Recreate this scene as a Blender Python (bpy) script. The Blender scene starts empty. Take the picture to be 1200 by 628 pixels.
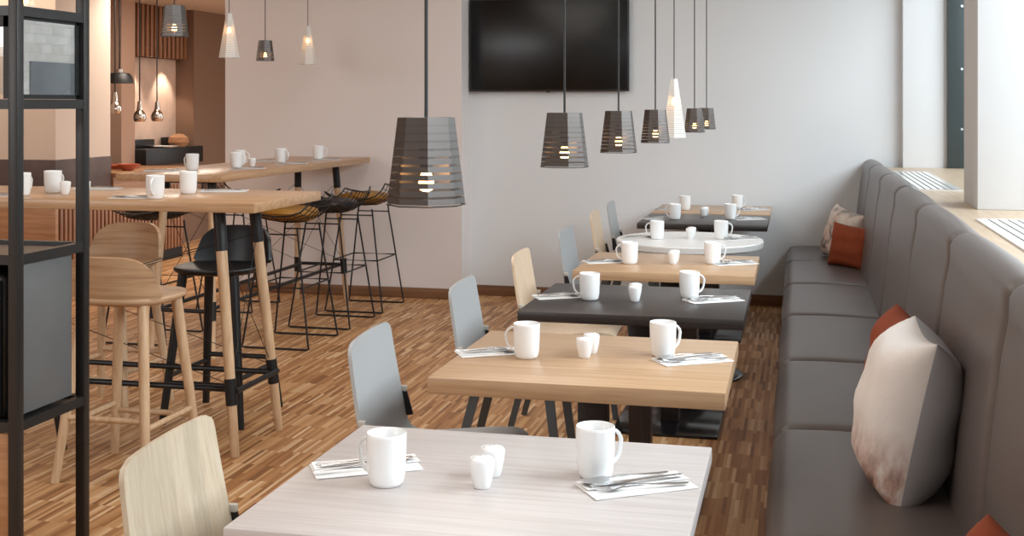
import bpy, bmesh, math, random
from mathutils import Vector, Matrix
random.seed(7)
PI = math.pi
SC = bpy.context.scene
COL = SC.collection

# ------------------------------------------------------------------ helpers
def lin(c):
    def f(v):
        v /= 255.0
        return v / 12.92 if v <= .04045 else ((v + .055) / 1.055) ** 2.4
    return (f(c[0]), f(c[1]), f(c[2]), 1.0)

class MB:
    """collects geometry and links it as one mesh object"""
    def __init__(s):
        s.bm = bmesh.new()
        s.mi = 0
    def _f(s, vs):
        try:
            f = s.bm.faces.new(vs)
            f.material_index = s.mi
            return f
        except ValueError:
            return None
    def box(s, x0, x1, y0, y1, z0, z1, bev=0.0, seg=2):
        b = bmesh.new()
        bmesh.ops.create_cube(b, size=1)
        for v in b.verts:
            v.co = Vector(((x0 + x1) / 2 + v.co.x * (x1 - x0), (y0 + y1) / 2 + v.co.y * (y1 - y0), (z0 + z1) / 2 + v.co.z * (z1 - z0)))
        if bev > 0:
            bmesh.ops.bevel(b, geom=list(b.edges), offset=bev, segments=seg, profile=.5, affect='EDGES')
        s.merge(b)
        return s
    def merge(s, b, M=None):
        mp = {}
        for v in b.verts:
            mp[v] = s.bm.verts.new(M @ v.co if M else v.co)
        for f in b.faces:
            s._f([mp[v] for v in f.verts])
        b.free()
    def rings(s, rings, closed=True, cap=True, loop=False):
        rv = [[s.bm.verts.new(p) for p in r] for r in rings]
        n = len(rv[0])
        m = len(rv)
        for i in range(m if loop else m - 1):
            a, b = rv[i], rv[(i + 1) % m]
            for j in range(n if closed else n - 1):
                k = (j + 1) % n
                s._f([a[j], a[k], b[k], b[j]])
        if cap and not loop and closed:
            s._f(list(reversed(rv[0])))
            s._f(rv[-1])
        return s
    def tube(s, pts, r, n=6, loop=False):
        pts = [Vector(p) for p in pts]
        m = len(pts)
        rr = r if isinstance(r, (list, tuple)) else [r] * m
        out = []
        prev = None
        for i, p in enumerate(pts):
            if loop:
                t = (pts[(i + 1) % m] - pts[i - 1])
            elif i == 0:
                t = pts[1] - pts[0]
            elif i == m - 1:
                t = pts[-1] - pts[-2]
            else:
                t = (pts[i + 1] - p).normalized() + (p - pts[i - 1]).normalized()
            t.normalize()
            if prev is None:
                up = Vector((0, 0, 1)) if abs(t.z) < .9 else Vector((0, 1, 0))
                a = t.cross(up).normalized()
            else:
                a = prev - t * prev.dot(t)
                if a.length < 1e-5:
                    a = t.orthogonal()
                a.normalize()
            prev = a
            b = t.cross(a)
            out.append([p + (a * math.cos(2 * PI * k / n) + b * math.sin(2 * PI * k / n)) * rr[i] for k in range(n)])
        return s.rings(out, loop=loop)
    def bar(s, p, q, w0, d0, w1=None, d1=None, side=(0, 1, 0)):
        """rectangular bar from p to q; w along side"""
        p, q = Vector(p), Vector(q)
        w1 = w0 if w1 is None else w1
        d1 = d0 if d1 is None else d1
        t = (q - p).normalized()
        a = Vector(side)
        a = (a - t * a.dot(t)).normalized()
        b = t.cross(a)
        R = []
        for c, w, d in ((p, w0, d0), (q, w1, d1)):
            R.append([c + a * (sx * w / 2) + b * (sy * d / 2) for sx, sy in ((-1, -1), (1, -1), (1, 1), (-1, 1))])
        return s.rings(R)
    def lathe(s, prof, n=32, c=(0, 0, 0), cap=False, rot=0.0):
        c = Vector(c)
        R = [[c + Vector((r * math.cos(2 * PI * k / n + rot), r * math.sin(2 * PI * k / n + rot), z)) for k in range(n)] for r, z in prof]
        return s.rings(R, cap=cap)
    def sheet(s, fn, nu, nv, th):
        """grid surface fn(u,v)->(point, normal) with thickness th"""
        top = [[None] * (nv + 1) for _ in range(nu + 1)]
        bot = [[None] * (nv + 1) for _ in range(nu + 1)]
        for i in range(nu + 1):
            for j in range(nv + 1):
                p, nn = fn(i / nu, j / nv)
                top[i][j] = s.bm.verts.new(Vector(p) + Vector(nn) * th / 2)
                bot[i][j] = s.bm.verts.new(Vector(p) - Vector(nn) * th / 2)
        for i in range(nu):
            for j in range(nv):
                s._f([top[i][j], top[i + 1][j], top[i + 1][j + 1], top[i][j + 1]])
                s._f([bot[i][j], bot[i][j + 1], bot[i + 1][j + 1], bot[i + 1][j]])
        for i in range(nu):
            s._f([top[i][0], bot[i][0], bot[i + 1][0], top[i + 1][0]])
            s._f([top[i][nv], top[i + 1][nv], bot[i + 1][nv], bot[i][nv]])
        for j in range(nv):
            s._f([top[0][j], top[0][j + 1], bot[0][j + 1], bot[0][j]])
            s._f([top[nu][j], bot[nu][j], bot[nu][j + 1], top[nu][j + 1]])
        return s
    def build(s, name, mats, parent=None, loc=None, rot=None, smooth=35):
        bmesh.ops.recalc_face_normals(s.bm, faces=list(s.bm.faces))
        me = bpy.data.meshes.new(name)
        s.bm.to_mesh(me)
        s.bm.free()
        for m in (mats if isinstance(mats, (list, tuple)) else [mats]):
            me.materials.append(m)
        if smooth:
            for p in me.polygons:
                p.use_smooth = True
            me.set_sharp_from_angle(angle=math.radians(smooth))
        o = bpy.data.objects.new(name, me)
        COL.objects.link(o)
        if parent:
            o.parent = parent
        if loc is not None:
            o.location = loc
        if rot is not None:
            o.rotation_euler = rot
        return o

def tag(o, label=None, cat=None, group=None, kind=None):
    if label: o['label'] = label
    if cat: o['category'] = cat
    if group: o['group'] = group
    if kind: o['kind'] = kind
    return o

def thing(name, label, cat, loc=(0, 0, 0), rz=0.0, group=None):
    o = bpy.data.objects.new(name, None)
    o.empty_display_size = .1
    COL.objects.link(o)
    o.location = loc
    o.rotation_euler = (0, 0, rz)
    return tag(o, label, cat, group)

def struct(name, mb, m, smooth=35):
    return tag(mb.build(name, m, smooth=smooth), kind='structure')

def kids(o):
    return [c for c in COL.objects if c.parent == o]

def dup(root, loc, rz, label, group=None):
    """copy of a thing with copies of its parts and sub-parts"""
    r = root.copy()
    COL.objects.link(r)
    r.location = loc
    r.rotation_euler = (0, 0, rz)
    r['label'] = label
    if group: r['group'] = group
    for ch in kids(root):
        c = ch.copy()
        COL.objects.link(c)
        c.parent = r
        for g in kids(ch):
            d = g.copy()
            COL.objects.link(d)
            d.parent = c
    return r

class Maker:
    """first call builds the thing, later calls copy it"""
    def __init__(s, fn):
        s.fn, s.proto = fn, None
    def __call__(s, loc, rz, label, group=None):
        if s.proto is None:
            s.proto = s.fn()
            p = s.proto
            p.location = loc
            p.rotation_euler = (0, 0, rz)
            p['label'] = label
            if group: p['group'] = group
            return p
        return dup(s.proto, loc, rz, label, group)

# ------------------------------------------------------------------ materials
def new_mat(name):
    m = bpy.data.materials.new(name)
    m.use_nodes = True
    nt = m.node_tree
    nt.nodes.clear()
    out = nt.nodes.new('ShaderNodeOutputMaterial')
    b = nt.nodes.new('ShaderNodeBsdfPrincipled')
    nt.links.new(b.outputs[0], out.inputs[0])
    return m, nt, b, out

def N(nt, t, **kw):
    n = nt.nodes.new('ShaderNode' + t)
    for k, v in kw.items():
        setattr(n, k, v)
    return n

def plain(name, rgb, rough=.5, metal=0.0, var=.04, scale=6.0, bump=0.0, spec=.5, bscale=None):
    m, nt, b, out = new_mat(name)
    c = lin(rgb)
    tc = N(nt, 'TexCoord')
    nz = N(nt, 'TexNoise')
    nz.inputs['Scale'].default_value = scale
    nz.inputs['Detail'].default_value = 4
    nt.links.new(tc.outputs['Object'], nz.inputs['Vector'])
    r = N(nt, 'ValToRGB')
    r.color_ramp.elements[0].position = .3
    r.color_ramp.elements[1].position = .7
    r.color_ramp.elements[0].color = (c[0] * (1 - var), c[1] * (1 - var), c[2] * (1 - var), 1)
    r.color_ramp.elements[1].color = (min(1, c[0] * (1 + var)), min(1, c[1] * (1 + var)), min(1, c[2] * (1 + var)), 1)
    nt.links.new(nz.outputs[0], r.inputs[0])
    nt.links.new(r.outputs[0], b.inputs['Base Color'])
    b.inputs['Roughness'].default_value = rough
    b.inputs['Metallic'].default_value = metal
    b.inputs['Specular IOR Level'].default_value = spec
    if bump:
        n2 = N(nt, 'TexNoise')
        n2.inputs['Scale'].default_value = bscale or scale * 20
        n2.inputs['Detail'].default_value = 3
        nt.links.new(tc.outputs['Object'], n2.inputs['Vector'])
        bp = N(nt, 'Bump')
        bp.inputs['Strength'].default_value = bump
        bp.inputs['Distance'].default_value = .002
        nt.links.new(n2.outputs[0], bp.inputs['Height'])
        nt.links.new(bp.outputs[0], b.inputs['Normal'])
    return m

def wood(name, dark, mid, light, axis='X', stretch=18.0, scale=1.2, rough=.4, spec=.4, planks=0.0, pax='Y', bump=.05):
    """streaky grain along an axis of the object"""
    m, nt, b, out = new_mat(name)
    tc = N(nt, 'TexCoord')
    mp = N(nt, 'Mapping')
    s = {'X': (1, stretch, stretch), 'XF': (1, 2.5, stretch), 'Y': (stretch, 1, stretch), 'Z': (stretch, stretch, 1)}[axis]
    mp.inputs['Scale'].default_value = [v * scale for v in s]
    nt.links.new(tc.outputs['Object'], mp.inputs['Vector'])
    nz = N(nt, 'TexNoise')
    nz.inputs['Scale'].default_value = 1.6
    nz.inputs['Detail'].default_value = 7
    nz.inputs['Roughness'].default_value = .62
    nz.inputs['Distortion'].default_value = .35
    nt.links.new(mp.outputs[0], nz.inputs['Vector'])
    r = N(nt, 'ValToRGB')
    e = r.color_ramp.elements
    e[0].position, e[1].position = .28, .74
    e[0].color, e[1].color = lin(dark), lin(light)
    k = e.new(.5)
    k.color = lin(mid)
    nt.links.new(nz.outputs[0], r.inputs[0])
    col = r.outputs[0]
    if planks:
        sx = N(nt, 'SeparateXYZ')
        nt.links.new(tc.outputs['Object'], sx.inputs[0])
        d = N(nt, 'Math', operation='DIVIDE')
        d.inputs[1].default_value = planks
        nt.links.new(sx.outputs[pax], d.inputs[0])
        fl = N(nt, 'Math', operation='FLOOR')
        nt.links.new(d.outputs[0], fl.inputs[0])
        wn = N(nt, 'TexWhiteNoise', noise_dimensions='1D')
        nt.links.new(fl.outputs[0], wn.inputs['W'])
        mr = N(nt, 'MapRange')
        mr.inputs['To Min'].default_value = .84
        mr.inputs['To Max'].default_value = 1.08
        nt.links.new(wn.outputs['Value'], mr.inputs['Value'])
        hs = N(nt, 'HueSaturation')
        nt.links.new(mr.outputs[0], hs.inputs['Value'])
        nt.links.new(col, hs.inputs['Color'])
        col = hs.outputs[0]
    nt.links.new(col, b.inputs['Base Color'])
    b.inputs['Roughness'].default_value = rough
    b.inputs['Specular IOR Level'].default_value = spec
    if bump:
        bp = N(nt, 'Bump')
        bp.inputs['Strength'].default_value = bump
        bp.inputs['Distance'].default_value = .001
        nt.links.new(nz.outputs[0], bp.inputs['Height'])
        nt.links.new(bp.outputs[0], b.inputs['Normal'])
    return m

def parquet():
    m, nt, b, out = new_mat('industrial_parquet')
    tc = N(nt, 'TexCoord')
    sx = N(nt, 'SeparateXYZ')
    nt.links.new(tc.outputs['Object'], sx.inputs[0])
    def math_(op, a, bb):
        n = N(nt, 'Math', operation=op)
        for i, v in enumerate((a, bb)):
            if v is None: continue
            if isinstance(v, (int, float)): n.inputs[i].default_value = v
            else: nt.links.new(v, n.inputs[i])
        return n.outputs[0]
    W, L = .0150, .20
    u = math_('FLOOR', math_('DIVIDE', sx.outputs['X'], W), None)
    w1 = N(nt, 'TexWhiteNoise', noise_dimensions='1D')
    nt.links.new(u, w1.inputs['W'])
    # most strips of a row end together, some are shifted
    sh = math_('MULTIPLY', math_('GREATER_THAN', w1.outputs['Value'], .72), math_('MULTIPLY', w1.outputs['Value'], 3.7))
    v = math_('FLOOR', math_('ADD', math_('DIVIDE', sx.outputs['Y'], L), sh), None)
    cb = N(nt, 'CombineXYZ')
    nt.links.new(u, cb.inputs[0])
    nt.links.new(v, cb.inputs[1])
    w2 = N(nt, 'TexWhiteNoise', noise_dimensions='2D')
    nt.links.new(cb.outputs[0], w2.inputs['Vector'])
    r = N(nt, 'ValToRGB')
    e = r.color_ramp.elements
    e[0].position, e[1].position = 0, 1
    e[0].color, e[1].color = lin((140, 98, 64)), lin((228, 196, 158))
    for p, c in ((.16, (166, 117, 78)), (.5, (191, 143, 100)), (.84, (209, 165, 121))):
        k = e.new(p)
        k.color = lin(c)
    nt.links.new(w2.outputs['Value'], r.inputs[0])
    # grain
    mp = N(nt, 'Mapping')
    mp.inputs['Scale'].default_value = (120, 6, 1)
    nt.links.new(tc.outputs['Object'], mp.inputs['Vector'])
    nz = N(nt, 'TexNoise')
    nz.inputs['Scale'].default_value = 1
    nz.inputs['Detail'].default_value = 4
    nt.links.new(mp.outputs[0], nz.inputs['Vector'])
    mr = N(nt, 'MapRange')
    mr.inputs['To Min'].default_value = .72
    mr.inputs['To Max'].default_value = 1.24
    nt.links.new(nz.outputs[0], mr.inputs['Value'])
    hs = N(nt, 'HueSaturation')
    hs.inputs['Saturation'].default_value = 1.04
    nt.links.new(mr.outputs[0], hs.inputs['Value'])
    nt.links.new(r.outputs[0], hs.inputs['Color'])
    nt.links.new(hs.outputs[0], b.inputs['Base Color'])
    b.inputs['Roughness'].default_value = .48
    b.inputs['Specular IOR Level'].default_value = .35
    return m

def slit_metal(name, rgb, alpha_solid, alpha_slit, pitch, duty, zlo, zhi, rough=.35, metal=.6, emit_free=True):
    """perforated sheet: rows of fine holes read as see-through horizontal slits"""
    m, nt, b, out = new_mat(name)
    b.inputs['Base Color'].default_value = lin(rgb)
    b.inputs['Roughness'].default_value = rough
    b.inputs['Metallic'].default_value = metal
    tc = N(nt, 'TexCoord')
    sx = N(nt, 'SeparateXYZ')
    nt.links.new(tc.outputs['Object'], sx.inputs[0])
    d = N(nt, 'Math', operation='DIVIDE')
    d.inputs[1].default_value = pitch
    nt.links.new(sx.outputs['Z'], d.inputs[0])
    fr = N(nt, 'Math', operation='FRACT')
    nt.links.new(d.outputs[0], fr.inputs[0])
    lt = N(nt, 'Math', operation='LESS_THAN')
    lt.inputs[1].default_value = duty
    nt.links.new(fr.outputs[0], lt.inputs[0])
    up = N(nt, 'MapRange')
    up.inputs['From Min'].default_value = zlo
    up.inputs['From Max'].default_value = zhi
    up.inputs['To Min'].default_value = 1
    up.inputs['To Max'].default_value = .06
    nt.links.new(sx.outputs['Z'], up.inputs['Value'])
    mu = N(nt, 'Math', operation='MULTIPLY')
    nt.links.new(lt.outputs[0], mu.inputs[0])
    nt.links.new(up.outputs[0], mu.inputs[1])
    al = N(nt, 'MapRange')
    al.inputs['To Min'].default_value = alpha_solid
    al.inputs['To Max'].default_value = alpha_slit
    nt.links.new(mu.outputs[0], al.inputs['Value'])
    nt.links.new(al.outputs[0], b.inputs['Alpha'])
    return m

def emit(name, rgb, strength):
    m, nt, b, out = new_mat(name)
    b.inputs['Base Color'].default_value = lin(rgb)
    b.inputs['Emission Color'].default_value = lin(rgb)
    b.inputs['Emission Strength'].default_value = strength
    return m

def pane(name, gloss=.12, tint=(235, 240, 242)):
    m, nt, b, out = new_mat(name)
    nt.nodes.remove(b)
    tr = N(nt, 'BsdfTransparent')
    tr.inputs[0].default_value = lin(tint)
    gl = N(nt, 'BsdfGlossy')
    gl.inputs['Roughness'].default_value = .01
    mx = N(nt, 'MixShader')
    mx.inputs[0].default_value = gloss
    nt.links.new(tr.outputs[0], mx.inputs[1])
    nt.links.new(gl.outputs[0], mx.inputs[2])
    nt.links.new(mx.outputs[0], out.inputs[0])
    return m

def brick(name, c1, c2, mortar, scale, rough=.8):
    m, nt, b, out = new_mat(name)
    tc = N(nt, 'TexCoord')
    mp = N(nt, 'Mapping')
    mp.inputs['Rotation'].default_value = (0, 0, 0)
    sx = N(nt, 'SeparateXYZ')
    cb = N(nt, 'CombineXYZ')
    nt.links.new(tc.outputs['Object'], sx.inputs[0])
    nt.links.new(sx.outputs['Y'], cb.inputs[0])
    nt.links.new(sx.outputs['Z'], cb.inputs[1])
    br = N(nt, 'TexBrick')
    br.inputs['Color1'].default_value = lin(c1)
    br.inputs['Color2'].default_value = lin(c2)
    br.inputs['Mortar'].default_value = lin(mortar)
    br.inputs['Scale'].default_value = scale
    br.inputs['Mortar Size'].default_value = .012
    nt.links.new(cb.outputs[0], br.inputs['Vector'])
    nz = N(nt, 'TexNoise')
    nz.inputs['Scale'].default_value = 3
    nz.inputs['Detail'].default_value = 6
    nt.links.new(tc.outputs['Object'], nz.inputs['Vector'])
    mr = N(nt, 'MapRange')
    mr.inputs['To Min'].default_value = .75
    mr.inputs['To Max'].default_value = 1.25
    nt.links.new(nz.outputs[0], mr.inputs['Value'])
    hs = N(nt, 'HueSaturation')
    nt.links.new(mr.outputs[0], hs.inputs['Value'])
    nt.links.new(br.outputs[0], hs.inputs['Color'])
    nt.links.new(hs.outputs[0], b.inputs['Base Color'])
    b.inputs['Roughness'].default_value = rough
    return m

M = {}
M['floor'] = parquet()
M['wall'] = plain('white_wall_paint', (224, 225, 227), .75, var=.012, scale=2, bump=.05, spec=.25, bscale=90)
M['wall_warm'] = plain('warm_white_wall_paint', (229, 221, 219), .75, var=.012, scale=2, bump=.05, spec=.25, bscale=90)
M['ceil'] = plain('ceiling_paint', (232, 230, 227), .85, var=.01, scale=2)
M['taupe'] = plain('taupe_plaster', (206, 190, 177), .8, var=.03, scale=1.5)
M['brownwall'] = plain('brown_wall', (126, 98, 80), .7, var=.04, scale=1.5)
M['pinkwall'] = plain('rose_brown_wall', (178, 146, 126), .75, var=.03, scale=1.5)
M['clad'] = plain('dark_brown_cladding', (82, 66, 62), .6, var=.18, scale=7)
M['base'] = wood('baseboard_wood', (104, 70, 45), (126, 88, 60), (140, 102, 72), 'X', 12, 1.5, .5)
M['oak'] = wood('oak_top', (164, 130, 98), (183, 149, 116), (195, 163, 131), 'X', 26, 1.5, .3)
M['oakbar'] = wood('bar_oak_top', (160, 120, 86), (184, 145, 109), (198, 161, 126), 'X', 22, 1.4, .28)
M['oakbar_y'] = wood('bar_oak_top_long', (160, 120, 86), (184, 145, 109), (198, 161, 126), 'Y', 22, 1.4, .28)
M['whitewash'] = wood('whitewashed_top', (180, 171, 168), (193, 185, 182), (203, 196, 194), 'X', 30, 1.5, .33)
M['wenge'] = wood('wenge_top', (34, 28, 27), (44, 38, 36), (54, 47, 46), 'X', 26, 1.6, .33, spec=.5)
M['whitetop'] = plain('white_laminate', (226, 224, 222), .3, var=.02, scale=5)
M['sill'] = wood('sill_oak', (182, 158, 132), (198, 176, 151), (209, 189, 166), 'Y', 14, 1.6, .35)
M['legwood'] = wood('ash_leg', (186, 150, 114), (206, 172, 137), (218, 188, 155), 'Z', 14, 3, .42)
M['stoolwood'] = wood('stool_oak', (172, 134, 102), (198, 162, 128), (212, 179, 146), 'XF', 22, 1.5, .42, bump=0)
M['shellwood'] = wood('pale_ply', (190, 171, 147), (202, 185, 162), (212, 197, 177), 'Z', 24, 1.7, .38, planks=.062)
M['shellwood_warm'] = wood('honey_ply', (204, 178, 150), (218, 194, 167), (227, 206, 181), 'Z', 24, 1.7, .38)
M['shellgrey'] = plain('grey_lacquer_ply', (172, 173, 174), .36, var=.02, scale=3, spec=.5)
M['shelledge'] = plain('ply_edge', (190, 186, 178), .5)
M['steelgrey'] = plain('dark_grey_steel', (78, 83, 87), .4, metal=.2)
M['black'] = plain('black_steel', (24, 24, 26), .42, metal=.1)
M['blackstool'] = plain('black_lacquer_wood', (22, 22, 24), .36, var=.1, spec=.5)
M['frame'] = plain('anthracite_frame', (42, 41, 41), .36, metal=.25)
M['column'] = wood('wenge_column', (38, 28, 26), (46, 35, 32), (54, 42, 39), 'Z', 20, 2, .35)
M['baseplate'] = plain('black_base_plate', (20, 20, 22), .16, var=.05)
M['leather'] = plain('taupe_grey_leather', (99, 91, 89), .38, var=.05, scale=4, bump=.10, bscale=260, spec=.5)
M['ceramic'] = plain('white_porcelain', (238, 238, 238), .12, var=.004, spec=.5)
M['paper'] = plain('white_napkin', (242, 241, 240), .85, var=.01, bump=.1)
M['steel'] = plain('polished_cutlery_steel', (214, 214, 216), .22, metal=1.0)
M['chrome'] = plain('chrome', (206, 196, 186), .08, metal=1.0)
M['rust'] = plain('rust_fabric', (146, 66, 34), .85, var=.08, scale=14, bump=.25, bscale=420)
M['mustard'] = plain('mustard_leather', (160, 112, 42), .5, var=.12, scale=10)
M['blackpad'] = plain('black_leather_pad', (34, 33, 35), .45, var=.1)
M['panelgrey'] = plain('grey_panel', (96, 96, 96), .55, var=.04, scale=8)
M['shade_dark'] = slit_metal('smoked_perforated_metal', (98, 93, 91), 1.0, .30, .0125, .30, .012, .135, rough=.36, metal=.85)
M['shade_white'] = slit_metal('white_perforated_metal', (232, 230, 226), .93, .55, .010, .32, .15, .26, rough=.5, metal=0)
M['cord'] = plain('black_cord', (40, 40, 42), .6)
M['cordgrey'] = plain('grey_cord', (96, 94, 94), .6)
M['bulb'] = emit('warm_bulb', (255, 190, 112), 22)
M['screen'] = plain('black_screen_glass', (4, 4, 5), .27, var=.02, spec=.4)
M['bezel'] = plain('dark_bezel', (34, 34, 36), .35)
M['glass'] = pane('window_glass', .10)
M['mirror'] = pane('reflecting_cabinet_glass', .72, (170, 160, 150))
M['gasket'] = plain('black_gasket', (14, 14, 15), .5)
M['winframe'] = plain('dark_teal_window_frame', (58, 68, 70), .45, metal=.1)
M['slat'] = wood('brown_slat', (120, 80, 56), (146, 102, 74), (162, 118, 88), 'Z', 16, 2, .5)
M['slatback'] = plain('dark_slat_backing', (26, 19, 17), .8)
M['counterwood'] = wood('counter_oak', (146, 102, 68), (168, 122, 84), (184, 138, 100), 'Y', 16, 1.6, .42)
M['counterwood_x'] = wood('cabinet_oak', (146, 102, 68), (168, 122, 84), (184, 138, 100), 'X', 16, 1.6, .42)
M['columnpaint'] = plain('column_paint', (208, 209, 211), .75, var=.012, scale=2, spec=.25)
M['nichestone'] = plain('rose_concrete', (206, 180, 164), .75, var=.16, scale=4, bump=.2)
M['redclay'] = plain('terracotta', (176, 92, 68), .6)
M['crust'] = plain('bread_crust', (168, 122, 88), .8, var=.15, scale=18)
M['facade'] = brick('pale_brick', (214, 208, 200), (196, 188, 178), (182, 176, 170), 1.6)
M['facadedark'] = plain('street_window_glass', (70, 78, 84), .15)

def print_fabric(name, base, tones, zlo, zhi, scale):
    """printed cushion: pale ground with smudgy coloured marks towards one end"""
    m, nt, b, out = new_mat(name)
    tc = N(nt, 'TexCoord')
    sx = N(nt, 'SeparateXYZ')
    nt.links.new(tc.outputs['Object'], sx.inputs[0])
    mr = N(nt, 'MapRange')
    mr.inputs['From Min'].default_value = zlo
    mr.inputs['From Max'].default_value = zhi
    mr.inputs['To Min'].default_value = 1.0
    mr.inputs['To Max'].default_value = 0.0
    nt.links.new(sx.outputs['Z'], mr.inputs['Value'])
    mp = N(nt, 'Mapping')
    mp.inputs['Scale'].default_value = (scale, scale * 1.6, scale * .8)
    nt.links.new(tc.outputs['Object'], mp.inputs['Vector'])
    nz = N(nt, 'TexNoise')
    nz.inputs['Scale'].default_value = 1
    nz.inputs['Detail'].default_value = 5
    nt.links.new(mp.outputs[0], nz.inputs['Vector'])
    r = N(nt, 'ValToRGB')
    r.color_ramp.interpolation = 'LINEAR'
    e = r.color_ramp.elements
    e[0].position, e[0].color = .30, lin(tones[0])
    e[1].position, e[1].color = .62, lin(base)
    for i, t in enumerate(tones[1:]):
        k = e.new(.38 + .08 * i)
        k.color = lin(t)
    nt.links.new(nz.outputs[0], r.inputs[0])
    mx = N(nt, 'MixRGB')
    nt.links.new(mr.outputs[0], mx.inputs[0])
    mx.inputs[1].default_value = lin(base)
    nt.links.new(r.outputs[0], mx.inputs[2])
    nt.links.new(mx.outputs[0], b.inputs['Base Color'])
    b.inputs['Roughness'].default_value = .7
    n2 = N(nt, 'TexNoise')
    n2.inputs['Scale'].default_value = 11
    n2.inputs['Detail'].default_value = 3
    nt.links.new(tc.outputs['Object'], n2.inputs['Vector'])
    bp = N(nt, 'Bump')
    bp.inputs['Strength'].default_value = .35
    bp.inputs['Distance'].default_value = .02
    nt.links.new(n2.outputs[0], bp.inputs['Height'])
    nt.links.new(bp.outputs[0], b.inputs['Normal'])
    return m
M['print_city'] = print_fabric('printed_satin', (236, 231, 228), [(52, 34, 34), (140, 82, 62), (190, 150, 136)], -.19, -.02, 16)
M['print_floral'] = print_fabric('printed_floral', (228, 222, 212), [(62, 66, 60), (120, 118, 108), (214, 182, 172)], -.1, .6, 11)
M['cushgrey'] = plain('grey_cushion_back', (166, 166, 170), .75, var=.06, scale=9, bump=.3, bscale=30)

# ------------------------------------------------------------------ setting
H_CEIL = 3.05
struct('floor', MB().box(-10, 1.4, -3.2, 15, -.1, 0), M['floor'])
struct('ceiling', MB().box(-10, 1.5, -3.2, 9.2, H_CEIL, H_CEIL + .1), M['ceil'])
struct('ceiling_kitchen', MB().box(-10, -4.2, 8.9, 15, 2.53, 2.63).box(-10, -4.44, 8.86, 8.9, 2.53, H_CEIL), M['taupe'])
struct('wall_back', MB().box(-2.6, .74, 9.1, 9.32, 0, H_CEIL), M['wall'])
struct('wall_partition', MB().box(-4.44, -2.484, 8.85, 9.34, 0, H_CEIL), M['wall_warm'])
struct('baseboard_back', MB().box(-2.484, -.075, 9.086, 9.1, 0, .08, .003), M['base'])
struct('baseboard_partition', MB().box(-4.44, -2.484, 8.836, 8.85, 0, .08, .003), M['base'])
struct('wall_recess', MB().box(.729, 1.36, 9.0, 9.32, 0, H_CEIL, .004), M['wall'])
struct('wall_right', MB().box(.58, 1.3, -3.2, 9.0, 0, .995), M['wall'])
struct('windowsill', MB().box(.57, 1.32, -3.2, 9.0, .995, 1.035, .004), M['sill'])
struct('column_1', MB().box(.744, 1.34, 5.45, 5.88, 1.035, H_CEIL, .004), M['columnpaint'])
struct('column_2', MB().box(.744, 1.34, 1.35, 1.78, 1.035, H_CEIL, .004), M['columnpaint'])
struct('column_3', MB().box(.744, 1.34, -2.75, -2.32, 1.035, H_CEIL, .004), M['columnpaint'])
struct('wall_lintel', MB().box(1.2, 1.4, -3.2, 9.3, 2.88, H_CEIL), M['wall'])
# windows on the street side
for i, (a, b) in enumerate(((5.88, 9.0), (1.78, 5.45), (-2.32, 1.35))):
    f = MB()
    w = .07
    jy1 = b - (.0 if i else .0)
    f.box(1.28, 1.36, a, a + w, 1.035, 2.88).box(1.28, 1.36, b - w, b, 1.035, 2.88)
    f.box(1.28, 1.36, a, b, 1.035, 1.035 + w).box(1.28, 1.36, a, b, 2.81, 2.88)
    f.box(1.28, 1.36, (a + b) / 2 - w / 2, (a + b) / 2 + w / 2, 1.035, 2.88)
    win = struct('window_%d' % (i + 1), f, M['winframe'])
    MB().box(1.315, 1.321, a + w, (a + b) / 2 - w / 2, 1.105, 2.81).box(1.315, 1.321, (a + b) / 2 + w / 2, b - w, 1.105, 2.81).build('pane', M['glass'], win)
    if i == 0:   # deep dark jamb at the far end with its screws
        MB().box(1.025, 1.28, 8.94, 9.0, 1.036, 2.88, .003).build('jamb', M['winframe'], win)
        s = MB()
        for z in (1.31, 1.73, 2.17):
            s.tube([(1.118, 8.94, z), (1.118, 8.934, z)], .009, 10)
        s.build('screw', M['steel'], win)
# wall behind the viewpoint, its high left opening shaped for the television reflection
struct('wall_front', MB().box(-4.2, 1.4, -3.3, -3.2, 0, H_CEIL).box(-10, -4.2, -3.3, -3.2, 0, 1.9), M['wall'])
struct('wall_left', MB().box(-10, -9.9, -3.2, 15, 0, H_CEIL), M['taupe'])
# buildings and pavement outside
fo = MB().box(8, 8.4, -6, 26, -1, 7)
fac = struct('exterior_building', fo, M['facade'])
for k in range(7):
    y = -3 + 4.1 * k
    for z in (.2, 3.6):
        MB().box(7.97, 8.01, y, y + 1.7, z, z + 2.0, .01).build('window', M['facadedark'], fac)
struct('pavement', MB().box(1.4, 8, -6, 26, -.2, -.1), plain('pavement_stone', (170, 168, 165), .85))

# kitchen end of the room
struct('wall_kitchen', MB().box(-10, -4.2, 14.4, 14.6, 0, 2.6), M['brownwall'])
struct('wall_pier', MB().box(-8, -5.9, 8.75, 9.56, 0, 2.53), M['taupe'])
tag(MB().box(-8, -5.895, 8.742, 9.57, .72, 1.03, .006).build('dark_cladding_band', M['clad']), kind='structure')
struct('wall_kitchen_left', MB().box(-7.2, -6.5, 10.73, 10.98, 0, 2.53), [M['pinkwall']])
struct('wall_kitchen_end', MB().box(-7.2, -6.5, 12.2, 14.4, 0, 2.53), M['brownwall'])
struct('wall_niche', MB().box(-7.2, -6.72, 10.98, 12.2, 0, 2.53), M['nichestone'])
t = thing('slatted_screen', 'brown slatted wood screen under the kitchen ceiling above the niche', 'screen', (-6.6, 11.59, 1.98))
MB().box(-.119, 0, -.605, .605, 0, .545).build('backing', M['slatback'], t)
for k in range(14):
    y = -.58 + k * .0892
    MB().box(0, .022, y - .024, y + .024, 0, .545, .003).build('slat', M['slat'], t)
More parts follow.
